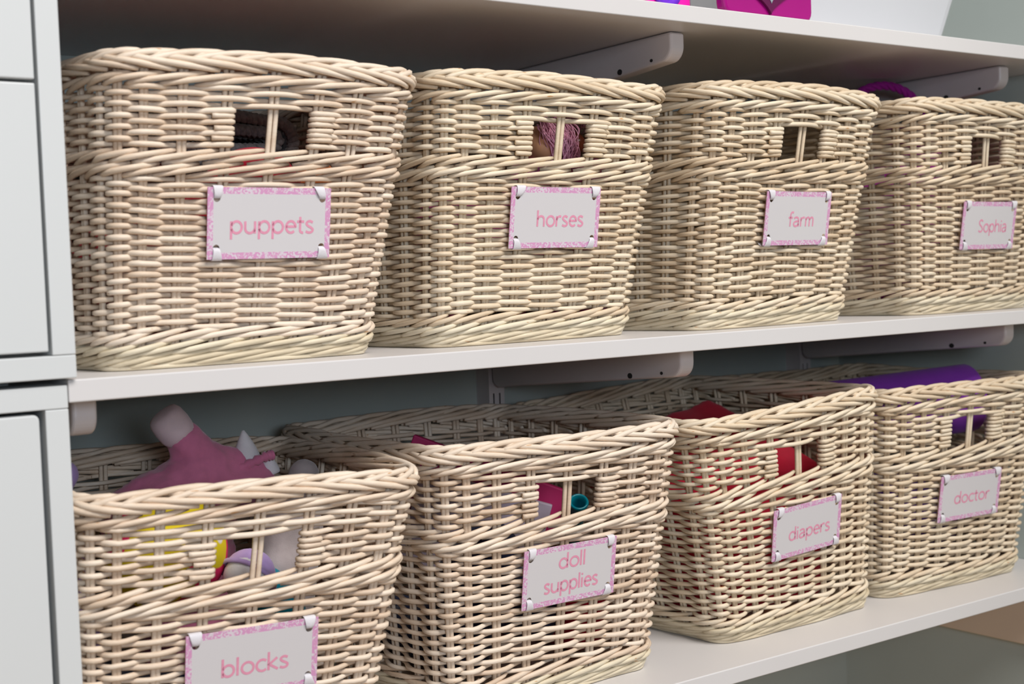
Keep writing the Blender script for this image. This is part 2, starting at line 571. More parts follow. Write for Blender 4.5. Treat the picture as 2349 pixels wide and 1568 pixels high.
def name_tag(parent, mat4, lines, rng):
    bm = bmesh.new()
    edges = []

    def loop(pts):
        vs = [bm.verts.new((p[0], 0.0, p[1])) for p in pts]
        for i in range(len(vs)):
            edges.append(bm.edges.new((vs[i], vs[(i + 1) % len(vs)])))
    loop([(-LW, -LH), (LW, -LH), (LW, LH), (-LW, LH)])
    holes = [(-0.0497, 0.0208), (0.0497, 0.0208), (-0.0497, -0.0208), (0.0497, -0.0208)]
    for hx, hz in holes:
        loop([(hx + 0.0031 * math.cos(2 * PI * i / 14), hz + 0.0031 * math.sin(2 * PI * i / 14)) for i in range(14)])
    bmesh.ops.triangle_fill(bm, use_beauty=True, edges=edges)
    ext = bmesh.ops.extrude_face_region(bm, geom=bm.faces[:])
    for g in ext['geom']:
        if isinstance(g, bmesh.types.BMVert):
            g.co.y -= 0.0009
    bmesh.ops.recalc_face_normals(bm, faces=bm.faces)
    me = bpy.data.meshes.new('name_tag')
    bm.to_mesh(me); bm.free()
    me.materials.append(M['card'])
    o = bpy.data.objects.new('name_tag', me)
    COL.objects.link(o)
    o.parent = parent
    o.matrix_local = mat4
    o['label'] = 'white card tag with a pink floral border and pink lettering'
    lettering(lines, o)
    for hx, hz in holes:
        s = 1 if hz > 0 else -1
        lean = rng.uniform(-0.003, 0.003) + (0.001 if hx < 0 else -0.001)
        w0, w1 = 0.0030, rng.uniform(0.0046, 0.0062)
        path = [(0.0035, hz - s * 0.0006, 0), (-0.0006, hz - s * 0.0004, 0), (-0.0026, hz + s * 0.0016, .15), (-0.0030, hz + s * 0.0052, .55),
                (-0.0022, s * (LH + 0.0006), 0.95), (0.0002, s * (LH + 0.0018), 1), (0.0045, s * (LH + 0.0010), 1), (0.009, s * (LH - 0.002), 1)]
        mb = MB()
        V = []
        for (py, pz, k) in path:
            ww = w0 + (w1 - w0) * k
            cx = hx + lean * k
            for q in (-1, -0.33, 0.33, 1):
                V.append((cx + q * ww, py - 0.0006 * (1 - q * q) * (1 - k), pz))
        F = []
        for i in range(len(path) - 1):
            for j in range(3):
                a = i * 4 + j
                F.append((a, a + 1, a + 5, a + 4) if s > 0 else (a, a + 4, a + 5, a + 1))
        mb.add(V, F)
        r = mb.build('ribbon', 'ribbon', o)
        sd = r.modifiers.new('thick', 'SOLIDIFY'); sd.thickness = 0.0005
        ss = r.modifiers.new('sub', 'SUBSURF'); ss.levels = 1; ss.render_levels = 2
    return o


# ------------------------------------------------------------------ wicker basket
BH = 0.2675
A0, A1 = 0.126, 0.149
LEAN = 0.040
BD = 0.262
SIDE_D = np.array([(1, 0), (0, 1), (-1, 0), (0, -1)], float)
SIDE_N = np.array([(0, -1), (1, 0), (0, 1), (-1, 0)], float)


class Shape:
    def __init__(self, scale, skew, hump, tilt, seed):
        self.k, self.skew, self.hump, self.tilt = scale, skew, hump, tilt
        r = random.Random(seed)
        self.ph = [r.uniform(0, 2 * PI) for _ in range(6)]
        self.am = [r.uniform(0.4, 1.0) * 0.0011 for _ in range(3)]

    def at(self, s, w, off=0.0):
        s = np.asarray(s, float); w = np.broadcast_to(np.asarray(w, float), s.shape); off = np.broadcast_to(np.asarray(off, float), s.shape)
        fa = w / BH
        a = A0 + (A1 - A0) * fa
        v0 = -LEAN * fa; v1 = BD + LEAN * fa
        b = (v1 - v0) / 2; vc = (v0 + v1) / 2
        r = 0.17 * a + 0.002
        sm = np.mod(s, 32)
        side = np.floor(sm / 8).astype(int) % 4
        q = sm - 8 * side
        t = np.clip(q / 3 - 1, -1, 1)
        t = t * (1.2 - 0.2 * np.abs(t))      # stakes crowd slightly towards the corners
        phi = np.clip(q - 6, 0, 2) * PI / 4
        even = (side % 2) == 0
        Ls = np.where(even, a, b) - r
        Lo = np.where(even, b, a) - r
        d = SIDE_D[side]; n = SIDE_N[side]
        bow = 0.0035 * np.cos(t * PI / 2) * (phi == 0)
        nr = d * np.sin(phi)[:, None] + n * np.cos(phi)[:, None]
        p = d * (t * Ls + r * np.sin(phi))[:, None] + n * (Lo + r * np.cos(phi))[:, None]
        p = p + nr * (off + bow)[:, None]
        # irregular hand-woven sag of the rows
        wob = sum(self.am[i] * np.sin(2 * PI * sm / 32 * (3 + i) + self.ph[i] + fa * 4 * (i + 1)) for i in range(3))
        wz = w + self.tilt * p[:, 0] * np.clip(fa, 0, 1) ** 0.5 * np.clip(w / 0.02, 0, 1) + wob * np.clip(np.minimum(w, BH + 0.02 - w) / 0.03, 0, 1) + self.hump * np.cos(t * PI / 2) * fa ** 3
        P = np.stack([p[:, 0] + self.skew * (fa - 0.7) / self.k, p[:, 1] + vc, wz], 1) * self.k
        N = np.concatenate([nr, np.zeros((len(sm), 1))], 1)
        return P, N


def make_basket(x, y, z, yaw, scale, skew, hump, tilt, pitch, seed, mat, label, tag_lines, tx, tz, trot):
    rng = random.Random(seed * 7 + 3)
    S = Shape(scale, skew, hump, tilt, seed)
    e = empty('wicker_basket', (x, y, z), (0, 0, yaw))
    tag(e, label, 'basket', 'cream wicker baskets with name tags')
    k = scale
    rs = (0.00250 if pitch < 0.0049 else 0.00245) * k
    # stakes: a pair of canes each
    wz = np.linspace(0.010, BH - 0.012, 12)
    for i in range(32):
        mb = MB()
        for dlt in (-0.066, 0.066):
            ds = dlt * (1.0 if i % 8 != 7 else 1.15)
            jit = rng.uniform(-0.02, 0.02)
            P, N = S.at(np.full(12, i + ds + jit) , wz, 0.0)
            mb.tube(P, 0.00235 * k, N, 6)
        mb.build('stake', mat, e)
    # weaver rows
    nl = int(round((0.1625 - 0.0335) / pitch)) + 1
    lower = list(np.linspace(0.0335, 0.1625, nl))
    nu = int(round((0.2375 - 0.1903) / pitch)) + 1
    upper = list(np.linspace(0.1903, 0.2375, nu))
    for ri, w in enumerate(lower + upper):
        hole = ri >= nl and w < 0.2215
        par = ri if ri < nl else ri + 1
        w += rng.uniform(-0.0004, 0.0004)
        d = 0.0052 + rng.uniform(-0.0003, 0.0004)
        rr = rs * rng.uniform(0.93, 1.07)
        p1, p2 = rng.uniform(0, 6.28), rng.uniform(0, 6.28)
        if not hole:
            s = np.arange(0, 32, 0.2)
        else:
            s = np.arange(4, 34.001, 0.2)
        c = np.cos(PI * (s + par))
        off = d * np.tanh(0.75 * c) / math.tanh(0.75)
        ww = w + 0.00035 * np.sin(s * 1.7 + p1) + 0.0003 * np.sin(s * 0.63 + p2)
        if hole:
            def hook(se, sgn):
                # strand end turning round the stake at the edge of the hand hole
                side = math.cos(PI * (se + par))
                o0 = d if side > 0 else -d
                L_ = 0.34 + rng.uniform(-0.06, 0.06)
                ss = [se + sgn * 0.07, se + sgn * 0.125, se + sgn * 0.14, se + sgn * 0.09, se - sgn * 0.04, se - sgn * (L_ - 0.08), se - sgn * L_]
                oo = [o0, o0 * 0.55, -o0 * 0.25, -o0 * 0.85, -o0 * 1.02, -o0 * 0.98, -o0 * 0.9]
                return ss, oo
            hs, ho = hook(34, 1)
            ts, to = hook(4, -1)
            s = np.concatenate([ts[::-1], s, hs])
            off = np.concatenate([to[::-1], off, ho])
            ww = np.concatenate([np.full(len(ts), ww[0]), ww, np.full(len(hs), ww[-1])])
        P, N = S.at(s, ww, off)
        mb = MB()
        rad = rr * (1 + 0.05 * np.sin(s * 0.9 + p2))
        up = np.array([0, 0, 1.0])
        mb.tube(P, rad, up, 6, closed=not hole)
        mb.build('weaver', mat, e)

    def rope(name, wc, h, Ln, r, o_in, o_out, mt, ph=0.0, sgn=1, steps=12, jitter=0.0004):
        mb = MB()
        for kk in range(32):
            tt = np.linspace(0, 1, steps)
            s = kk + ph + tt * Ln
            w = wc + (tt - 0.5) * h * sgn + rng.uniform(-jitter, jitter)
            off = o_in + (o_out - o_in) * np.sin(PI * tt) ** 0.55
            P, N = S.at(s, w, off)
            rad = r * k * rng.uniform(0.93, 1.07) * (0.72 + 0.28 * np.sin(PI * tt) ** 0.4)
            mb.tube(P, rad, N, 6)
        o = mb.build(name, mt, e)
        return o
    rope('waled_band', 0.1697, 0.0115, 2.35, 0.0027, -0.0026, 0.0068, mat, 0.1)
    rope('waled_band', 0.1810, 0.0115, 2.35, 0.0027, -0.0026, 0.0068, mat, 0.55)
    rope('waled_band', 0.0270, 0.0105, 2.2, 0.0026, -0.0026, 0.0068, mat, 0.2)
    rope('waled_band', 0.0178, 0.0105, 2.3, 0.0026, -0.0026, 0.0074, 'foot', 0.7)
    rope('foot_border', 0.0088, 0.0125, 3.0, 0.0026, -0.0012, 0.0036, 'foot', 0.3)
    # flat hoop the foot rests on
    mb = MB()
    s = np.arange(0, 32, 0.25)
    P, N = S.at(s, 0.0026, 0.0008 + 0.0012 * np.sin(s * 2.1))
    P[:, 2] = 0.0026 * k
    mb.tube(P, 0.0026 * k, np.array([0, 0, 1.0]), 6, closed=True)
    mb.build('foot_hoop', 'foot', e)
    # braided rim
    rope('waled_band', 0.2440, 0.0100, 2.3, 0.0027, -0.0026, 0.0066, mat, 0.3)
    mb = MB()
    P, N = S.at(s, BH - 0.0115, 0.0)
    mb.tube(P, 0.0050 * k, np.array([0, 0, 1.0]), 6, closed=True)
    mb.build('rim_core', mat, e)
    for nm, side in (('rim_braid', 1), ('rim_braid', -1)):
        mb = MB()
        for kk in range(32):
            tt = np.linspace(0, 1, 14)
            # strands slanting down along the face
            s_ = kk + 0.15 + tt * 2.6
            w = BH - 0.0042 - 0.0128 * tt ** 0.9 + rng.uniform(-0.0004, 0.0004)
            off = side * (0.0005 + 0.0078 * np.sin(PI * np.clip(tt * 0.86, 0, 1)) ** 0.7)
            P, N = S.at(s_, w, off)
            mb.tube(P, 0.0029 * k * rng.uniform(0.92, 1.08) * (0.75 + 0.25 * np.sin(PI * tt) ** 0.4), N, 6)
        mb.build(nm, mat, e)
    mb = MB()
    for kk in range(32):
        tt = np.linspace(0, 1, 14)
        # strands rising from the outer face over the crest to the inner face
        s_ = kk + 0.05 + tt * 2.45
        w = BH - 0.0092 + 0.0072 * np.sin(PI * 0.5 * np.clip(tt * 1.7, 0, 1)) - 0.005 * np.clip(tt - 0.72, 0, 1) / 0.28
        off = 0.0074 - 0.0115 * tt
        P, N = S.at(s_, w + rng.uniform(-0.0003, 0.0005), off)
        mb.tube(P, 0.0029 * k * rng.uniform(0.92, 1.08) * (0.78 + 0.22 * np.sin(PI * tt) ** 0.4), np.array([0, 0, 1.0]), 6)
    mb.build('rim_crest', mat, e)
    # woven base panel
    mb = MB()
    sb = np.arange(0, 32, 1.0)
    P0, _ = S.at(sb, 0.0115, -0.002); P1, _ = S.at(sb, 0.0155, -0.002)
    P0[:, 2] = 0.0115 * k; P1[:, 2] = 0.0155 * k
    n = len(sb)
    mb.add(np.vstack([P0, P1]), [tuple(range(n))[::-1], tuple(range(n, 2 * n))] + [(i, (i + 1) % n, n + (i + 1) % n, n + i) for i in range(n)])
    mb.build('base_panel', mat, e, smooth=False)
    # name tag lying on the leaning front face
    up = Vector((0, -LEAN / BH, 1)).normalized()
    right = Vector((1, 0, 0))
    inward = Vector((0, 1, LEAN / BH)).normalized()
    pos = Vector(((tx + skew * (tz / BH - 0.7) / k), -LEAN * tz / BH - 0.0122, tz)) * k
    m4 = Matrix((( right.x, inward.x, up.x, pos.x), (right.y, inward.y, up.y, pos.y), (right.z, inward.z, up.z, pos.z), (0, 0, 0, 1)))
    m4 = m4 @ Matrix.Rotation(trot - tilt * 0.9, 4, 'Y')
    name_tag(e, m4, tag_lines, rng)
    return e


BASKETS = [
    # x, y, shelf z, yaw, scale, skew, hump, wicker, label, tag lines, tag x, tag z, tag roll
    (0.3506, 0.0598, 0.0, 0.026, 0.966, 0.0187, 0.003, 'wicker', 'cream wicker basket with a pink-bordered tag reading puppets',
     [('puppets', 0.002, -0.0086, 0.079)], 0.0017, 0.1236, 0.0),
    (0.6725, 0.0763, 0.0, 0.043, 0.982, 0.0131, 0.003, 'wicker2', 'cream wicker basket with a pink-bordered tag reading horses',
     [('horses', 0.006, -0.0088, 0.061)], -0.0027, 0.1263, 0.0),
    (1.0030, 0.0587, 0.0, 0.078, 1.0, 0.0157, 0.003, 'wicker2', 'cream wicker basket with a pink-bordered tag reading farm',
     [('farm', 0.006, -0.0090, 0.046)], 0.0, 0.121, 0.0),
    (1.3424, 0.0524, 0.0, 0.028, 0.989, -0.0221, 0.003, 'wicker2', 'yellowish wicker basket at the right end of the upper shelf',
     [('Sophia', 0.008, -0.0085, 0.062)], 0.0031, 0.1118, 0.0),
    (0.3140, 0.0420, Z_BOT, -0.0816, 0.989, 0.0231, 0.001, 'wicker', 'cream wicker basket with a pink-bordered tag reading blocks',
     [('blocks', 0.002, -0.0105, 0.059)], 0.0014, 0.1133, 0.0),
    (0.6600, 0.0651, Z_BOT, -0.012, 1.006, -0.0012, 0.0, 'wicker', 'cream wicker basket with a pink-bordered tag reading doll supplies',
     [('doll', 0.002, 0.0062, 0.033), ('supplies', 0.002, -0.0175, 0.068)], 0.0013, 0.1269, 0.0),
    (1.0035, 0.0720, Z_BOT, 0.018, 1.016, -0.044, 0.0, 'wicker2', 'cream wicker basket with a pink-bordered tag reading diapers',
     [('diapers', 0.004, -0.0105, 0.070)], 0.0026, 0.1215, 0.0),
    (1.3270, 0.0742, Z_BOT, -0.065, 1.016, -0.005, 0.0, 'wicker2', 'yellowish wicker basket with a pink-bordered tag reading doctor',
     [('doctor', 0.004, -0.0085, 0.067)], 0.0014, 0.1208, 0.0),
]
for bi, b in enumerate(BASKETS):
    make_basket(b[0], b[1], b[2], b[3], b[4], b[5], b[6], (0, 0, 0, 0, -0.02, 0, 0.055, 0)[bi], (0.0046, 0.0045, 0.0046, 0.0046, 0.0051, 0.0052, 0.0051, 0.0048)[bi], bi + 1, M[b[7]], b[8], b[9], b[10], b[11], b[12])

# ------------------------------------------------------------------ things in the baskets
M['knit'] = m_fabric('charcoal_wool', (0.20, 0.195, 0.20), 0.95, 0.3, 200, 0.4, 700, 0.6)
M['red'] = m_fabric('red_cloth', (0.62, 0.012, 0.045), 0.8, 0.1, 40, 0.15)
M['orange'] = m_fabric('orange_plush', (0.75, 0.20, 0.04), 0.9)
M['magenta'] = m_plain('magenta_plastic', (0.36, 0.0, 0.19), 0.3, 0.04, 10)
M['magenta_dark'] = m_plain('plum_plastic', (0.11, 0.002, 0.06), 0.35, 0.04, 10)
M['pony'] = m_plain('rose_vinyl', (0.62, 0.10, 0.32), 0.45, 0.05, 20)
M['hair'] = m_plain('pink_hair', (0.85, 0.40, 0.56), 0.4, 0.15, 80)
M['brown'] = m_plain('chestnut_vinyl', (0.16, 0.035, 0.015), 0.25, 0.2, 30)
M['skin'] = m_plain('tan_vinyl', (0.70, 0.36, 0.20), 0.5, 0.05, 30)
M['bag'] = m_fabric('purple_cord', (0.38, 0.008, 0.30), 0.6, 0.12, 80, 0.2)
M['pink'] = m_fabric('pink_plush', (0.67, 0.20, 0.35), 0.95, 0.1, 60, 0.4)
M['palepink'] = m_fabric('pale_pink_plush', (0.78, 0.62, 0.66), 0.95, 0.06, 60, 0.4)
M['whitefelt'] = m_fabric('white_felt', (0.80, 0.78, 0.82), 0.95, 0.04, 60, 0.4)
M['grey'] = m_fabric('grey_plush', (0.42, 0.37, 0.38), 0.95, 0.1, 70, 0.4)
M['lav'] = m_fabric('lavender_felt', (0.52, 0.36, 0.72), 0.9, 0.08, 70, 0.3)
M['teal'] = m_fabric('teal_cloth', (0.0, 0.22, 0.32), 0.85, 0.1, 50, 0.2)
M['tealp'] = m_plain('teal_plastic', (0.0, 0.27, 0.36), 0.2, 0.04, 20)
M['navy'] = m_fabric('navy_cloth', (0.012, 0.018, 0.06), 0.9, 0.2, 40, 0.2)
M['crimson'] = m_plain('crimson_board', (0.50, 0.015, 0.13), 0.5, 0.05, 20)
M['violetgrey'] = m_plain('lilac_board', (0.45, 0.37, 0.45), 0.6, 0.04, 20)
M['purple'] = m_fabric('purple_vinyl', (0.33, 0.06, 0.60), 0.5, 0.06, 30, 0.1, 1500, 0.3)
M['purpled'] = m_fabric('dark_purple_cloth', (0.07, 0.02, 0.20), 0.8, 0.1, 30, 0.1)
M['binwhite'] = m_plain('white_plastic', (0.59, 0.60, 0.63), 0.35, 0.01, 8)
M['pane'] = m_plain('grey_pane', (0.30, 0.36, 0.40), 0.2, 0.03, 8)
M['violet'] = m_plain('violet_plastic', (0.16, 0.03, 0.60), 0.25, 0.05, 10)
M['hotpink'] = m_plain('hot_pink_plastic', (0.90, 0.02, 0.42), 0.3, 0.05, 10)


def m_ballprint():
    m, nt, b = nodes('yellow_print')
    v = coord(nt)
    vo = nt.nodes.new('ShaderNodeTexVoronoi'); vo.inputs['Scale'].default_value = 26
    L(nt, v, vo.inputs['Vector'])
    r = ramp(nt, vo.outputs['Distance'], [(0.30, (0.75, 0.72, 0.74)), (0.33, (0.72, 0.56, 0.0))])
    n = noise(nt, v, 17, 1)
    r2 = ramp(nt, n.outputs[0], [(0.53, (0, 0, 0)), (0.55, (1, 1, 1))])
    mx = nt.nodes.new('ShaderNodeMix'); mx.data_type = 'RGBA'
    L(nt, r2.outputs[0], mx.inputs[0]); L(nt, r.outputs[0], mx.inputs[6])
    mx.inputs[7].default_value = (0.78, 0.01, 0.12, 1)
    L(nt, mx.outputs[2], b.inputs['Base Color'])
    b.inputs['Roughness'].default_value = 0.8
    return m


M['ballprint'] = m_ballprint()


def blob(name, caps, mat, voxel=0.004, it=6, parent=None, rel=(0, 0, 0)):
    m = MB()
    for p0, r0, p1, r1 in caps:
        m.cone_capsule([p0[i] - rel[i] for i in range(3)], r0, [p1[i] - rel[i] for i in range(3)], r1)
    o = m.build(name, mat, parent)
    if parent is None:
        o.location = rel
    return soften(o, voxel, it)


def cord(mb, path, r, strands=2, pitch=0.012, sides=5, up=(0, 1, 0)):
    """strands twisted round a path: knitted or braided cord"""
    P = np.asarray(path, float)
    t = np.gradient(P, axis=0); t /= np.linalg.norm(t, axis=1, keepdims=True)
    upv = np.broadcast_to(np.asarray(up, float), P.shape)
    b = np.cross(t, upv); b /= np.linalg.norm(b, axis=1, keepdims=True) + 1e-9
    a = np.cross(b, t)
    seg = np.concatenate([[0], np.cumsum(np.linalg.norm(np.diff(P, axis=0), axis=1))])
    for k in range(strands):
        ang = 2 * PI * (seg / pitch + k / strands)
        Q = P + r * 0.55 * (a * np.cos(ang)[:, None] + b * np.sin(ang)[:, None])
        mb.tube(Q, r * (0.72 if strands == 2 else 0.62), a, sides)


def resample(P, step):
    P = np.asarray(P, float)
    seg = np.concatenate([[0], np.cumsum(np.linalg.norm(np.diff(P, axis=0), axis=1))])
    q = np.arange(0, seg[-1], step)
    return np.stack([np.interp(q, seg, P[:, i]) for i in range(3)], 1)


# puppets basket: folded charcoal knit, a red and an orange puppet
e = empty('knitted_scarf', (0.366, 0.219, 0.183))
tag(e, 'folded charcoal grey knitted scarf inside the puppets basket', 'scarf')
for j in range(9):
    yy = -0.045 + j * 0.0105
    dr = 0.0015 * math.sin(j * 2.1)
    path = [(-0.09, yy, 0.004), (0.02, yy, 0.004), (0.055, yy, 0.005)]
    path += [(0.062 + 0.019 * math.sin(a), yy, 0.024 - 0.019 * math.cos(a)) for a in np.linspace(0.3, PI - 0.3, 7)]
    path += [(0.05, yy, 0.043 + dr), (0.0, yy, 0.049 + dr), (-0.05, yy, 0.053), (-0.09, yy, 0.052)]
    mb = MB()
    cord(mb, resample(catmull(path, 6), 0.0016), 0.0052, 2, 0.0115)
    mb.build('knit_row', 'knit', e)
    mb = MB()
    path2 = [(x * 0.8, y, 0.024 + (z - 0.024) * 0.45) for x, y, z in path]
    cord(mb, resample(catmull(path2, 6), 0.0018), 0.0050, 2, 0.0115)
    mb.build('knit_row', 'knit', e)
tag(blob('hand_puppet', [((0.305, 0.145, 0.076), 0.055, (0.378, 0.122, 0.149), 0.046), ((0.31, 0.145, 0.078), 0.055, (0.29, 0.24, 0.075), 0.058),
                         ((0.29, 0.24, 0.075), 0.058, (0.37, 0.25, 0.075), 0.058)], 'red', rel=(0.33, 0.18, 0.02)),
    'red cloth hand puppet at the bottom of the puppets basket', 'puppet')
tag(blob('hand_puppet', [((0.415, 0.15, 0.048), 0.030, (0.450, 0.137, 0.164), 0.022)], 'orange', rel=(0.43, 0.14, 0.02)),
    'orange plush hand puppet tucked into the puppets basket', 'puppet')

# horses basket: toy horses with hair manes
rg = random.Random(5)


def toy_horse(label, rel, mat, body, head, legs, mane_root, mane_dir, nhair, hmat, facemat=None, muzzle=None):
    e = empty('toy_horse', rel)
    tag(e, label, 'toy horse', 'toy horses in the horses basket')
    def R(p): return tuple(p[i] - rel[i] for i in range(3))
    m = MB()
    for p0, r0, p1, r1 in body:
        m.cone_capsule(R(p0), r0, R(p1), r1)
    for p0, p1 in legs:
        m.cone_capsule(R(p0), 0.016, R(p1), 0.012)
    soften(m.build('body', mat, e), 0.0035, 5)
    m = MB(); m.cone_capsule(R(head[0]), head[1], R(head[2]), head[3])
    m.cone_capsule((R(head[0])[0] + 0.010, R(head[0])[1], R(head[0])[2] + head[1] * 0.8), 0.006, (R(head[0])[0] + 0.014, R(head[0])[1], R(head[0])[2] + head[1] * 1.3), 0.003)
    soften(m.build('head', facemat or mat, e), 0.003, 3)
    m = MB()
    for i in range(nhair):
        a = rg.uniform(-1, 1)
        p = np.array(R(mane_root)) + np.array([rg.uniform(-.016, .016), rg.uniform(-.006, .01), rg.uniform(-.008, .008)])
        pts = [p]
        d = np.array(mane_dir, float) * rg.uniform(0.7, 1.2)
        curl = rg.uniform(-0.01, 0.012)
        for q in range(1, 6):
            pts.append(p + d * q / 5 + np.array([math.sin(q * 0.9 + a) * curl, -0.010 * math.sin(q / 5 * PI), 0.006 * math.sin(q / 5 * PI * 0.8)]))
        m.tube(catmull(pts, 3), 0.00055, np.array([0.2, 1.0, 0.1]), 4)
    m.build('mane', hmat, e)['kind'] = 'stuff'
    return e


toy_horse('rose pink toy horse with a long pink hair mane', (0.70, 0.20, 0.0165), 'pony',
          [((0.645, 0.21, 0.115), 0.042, (0.718, 0.155, 0.125), 0.036), ((0.718, 0.155, 0.125), 0.034, (0.722, 0.152, 0.185), 0.024)],
          ((0.722, 0.146, 0.208), 0.021, (0.714, 0.122, 0.200), 0.014), [((0.64, 0.20, 0.09), (0.635, 0.19, 0.03)), ((0.64, 0.25, 0.09), (0.64, 0.25, 0.03)), ((0.72, 0.14, 0.09), (0.725, 0.135, 0.03)), ((0.72, 0.19, 0.09), (0.72, 0.19, 0.03))],
          (0.725, 0.118, 0.228), (0.008, -0.004, -0.056), 150, 'hair', 'skin')
toy_horse('glossy chestnut brown toy horse behind the pink one', (0.765, 0.24, 0.0165), 'brown',
          [((0.700, 0.275, 0.115), 0.025, (0.752, 0.240, 0.125), 0.025), ((0.752, 0.240, 0.125), 0.024, (0.780, 0.190, 0.195), 0.018)],
          ((0.782, 0.172, 0.218), 0.018, (0.777, 0.146, 0.210), 0.013), [((0.70, 0.275, 0.09), (0.69, 0.268, 0.03)), ((0.700, 0.285, 0.09), (0.705, 0.288, 0.03)), ((0.768, 0.215, 0.09), (0.757, 0.215, 0.03)), ((0.76, 0.245, 0.09), (0.752, 0.255, 0.03))],
          (0.784, 0.158, 0.238), (0.002, 0.004, -0.014), 50, 'hair')
tag(blob('soft_pouch', [((0.760, 0.106, 0.041), 0.0215, (0.762, 0.104, 0.172), 0.0215)], 'pony', rel=(0.765, 0.13, 0.016)), 'magenta soft pouch in the right front of the horses basket', 'pouch')

# rightmost upper basket: purple bag with a braided handle
e = empty('toy_bag', (1.355, 0.19, 0.0165), (0, 0, -0.55))
tag(e, 'magenta purple toy bag with a braided handle above the basket rim', 'bag')
m = MB()
prof = ((0.002, 0.070, 0.045), (0.012, 0.080, 0.055), (0.12, 0.085, 0.058), (0.20, 0.075, 0.040), (0.235, 0.066, 0.018), (0.238, 0.060, 0.010))
V = []; F = []
for (zz, hx, hy) in prof:
    for i in range(24):
        a = 2 * PI * i / 24
        ca, sa = math.cos(a), math.sin(a)
        V.append((hx * math.copysign(abs(ca) ** 0.5, ca), hy * math.copysign(abs(sa) ** 0.5, sa), zz))
for j in range(len(prof) - 1):
    for i in range(24):
        F.append((j * 24 + i, j * 24 + (i + 1) % 24, (j + 1) * 24 + (i + 1) % 24, (j + 1) * 24 + i))
F.append(tuple(range(24))[::-1]); F.append(tuple((len(prof) - 1) * 24 + i for i in range(24)))
m.add(V, F)
m.build('pouch', 'bag', e)
m = MB()
path = [(0.061 * math.cos(a), 0.0, 0.235 + 0.060 * math.sin(a)) for a in np.linspace(0, PI, 40)]
cord(m, resample(path, 0.0018), 0.0056, 3, 0.030, 6)
m.build('braided_handle', 'bag', e)

# blocks basket: plush toys
e = empty('plush_toy', (0.33, 0.21, -0.343))
tag(e, 'pink plush toy with a pale paw raised out of the blocks basket', 'plush toy')
B0 = (0.33, 0.21, -0.343)
blob('body', [((0.326, 0.205, -0.070), 0.0165, (0.352, 0.205, -0.105), 0.026), ((0.352, 0.205, -0.105), 0.026, (0.398, 0.20, -0.118), 0.019),
              ((0.352, 0.205, -0.115), 0.032, (0.28, 0.20, -0.150), 0.036), ((0.352, 0.205, -0.125), 0.034, (0.40, 0.19, -0.128), 0.018),
              ((0.35, 0.21, -0.13), 0.036, (0.345, 0.255, -0.294), 0.047)], 'pink', 0.0035, 5, e, B0)
_tx = bpy.data.textures.new('fabric_folds', 'CLOUDS'); _tx.noise_scale = 0.022
for _o in e.children:
    _d = _o.modifiers.new('folds', 'DISPLACE'); _d.texture = _tx; _d.strength = 0.009; _d.mid_level = 0.5; _d.texture_coords = 'LOCAL'
m = MB()
_p = np.array([(0.3290, 0.205, -0.0745), (0.3255, 0.205, -0.0700), (0.3205, 0.205, -0.0630), (0.3150, 0.205, -0.0555), (0.3122, 0.205, -0.0520), (0.3112, 0.205, -0.0506)]) - np.array(B0)
m.tube(_p, [0.0160, 0.0176, 0.0180, 0.0172, 0.0150, 0.0095], np.array([0, 1.0, 0]), 20)
m.build('cuff', 'palepink', e)
m = MB()
for (cx, cy, cz, hh, ww, rot) in ((0.393, 0.197, -0.108, 0.034, 0.014, 0.15), (0.414, 0.19, -0.118, 0.022, 0.009, 0.4)):
    pts = []
    for i in range(9):
        t = i / 8
        pts.append((cx - B0[0] + math.sin(rot) * hh * t * -0.6, cy - B0[1], cz - B0[2] + hh * t))
    m.tube(pts, [ww * (1 - (i / 8) ** 1.6) * 0.95 + 0.0012 for i in range(9)], np.array([0, 1.0, 0]), 10, flat=1.0)
m.build('ear', 'whitefelt', e)
m = MB()
pts = catmull([(0.372, 0.190, -0.112), (0.387, 0.183, -0.106), (0.404, 0.180, -0.100), (0.412, 0.181, -0.099)], 6) - np.array(B0)
m.tube(pts, 0.0045 + 0.0012 * np.sin(np.arange(len(pts)) * 2.2), np.array([0, 0, 1.0]), 8)
m.build('ruffle', 'pink', e)
tag(blob('plush_toy', [((0.413, 0.150, -0.168), 0.033, (0.390, 0.150, -0.27), 0.036), ((0.415, 0.155, -0.165), 0.026, (0.388, 0.125, -0.200), 0.020),
                       ((0.434, 0.165, -0.152), 0.020, (0.444, 0.178, -0.122), 0.0165)], 'grey', rel=(0.415, 0.17, -0.343)),
    'soft grey plush toy in the right side of the blocks basket', 'plush toy')
m = MB(); m.ball((0, 0, 0.054), 0.054, 28, 18)
o = m.build('soft_ball', 'ballprint'); o.location = (0.276, 0.119, -0.218)
tag(o, 'yellow cloth ball printed with white and red patches in the blocks basket', 'ball')
e = empty('doll_head', (0.333, 0.076, -0.212))
tag(e, 'small white doll head with a lavender hat in the blocks basket', 'doll')
m = MB(); m.ball((0, 0, 0.021), 0.0215, 20, 14)
m.build('face', 'whitefelt', e)
m = MB()
prof = [(0.0235 * math.cos(t), 0.0235 * math.sin(t)) for t in np.linspace(0.05, PI / 2, 9)]
m.lathe([(0.0265, -0.004), (0.0270, 0.0)] + prof, 24)
o = m.build('hat', 'lav', e); o.location = (0.0035, 0.004, 0.022); o.rotation_euler = (-0.35, 0.75, 0)
o.modifiers.new('thick', 'SOLIDIFY').thickness = 0.0015
tag(blob('teal_cloth', [((0.367, 0.112, -0.212), 0.021, (0.380, 0.105, -0.235), 0.022)], 'teal', rel=(0.37, 0.11, -0.25)), 'crumpled teal cloth behind the lavender hat', 'cloth')
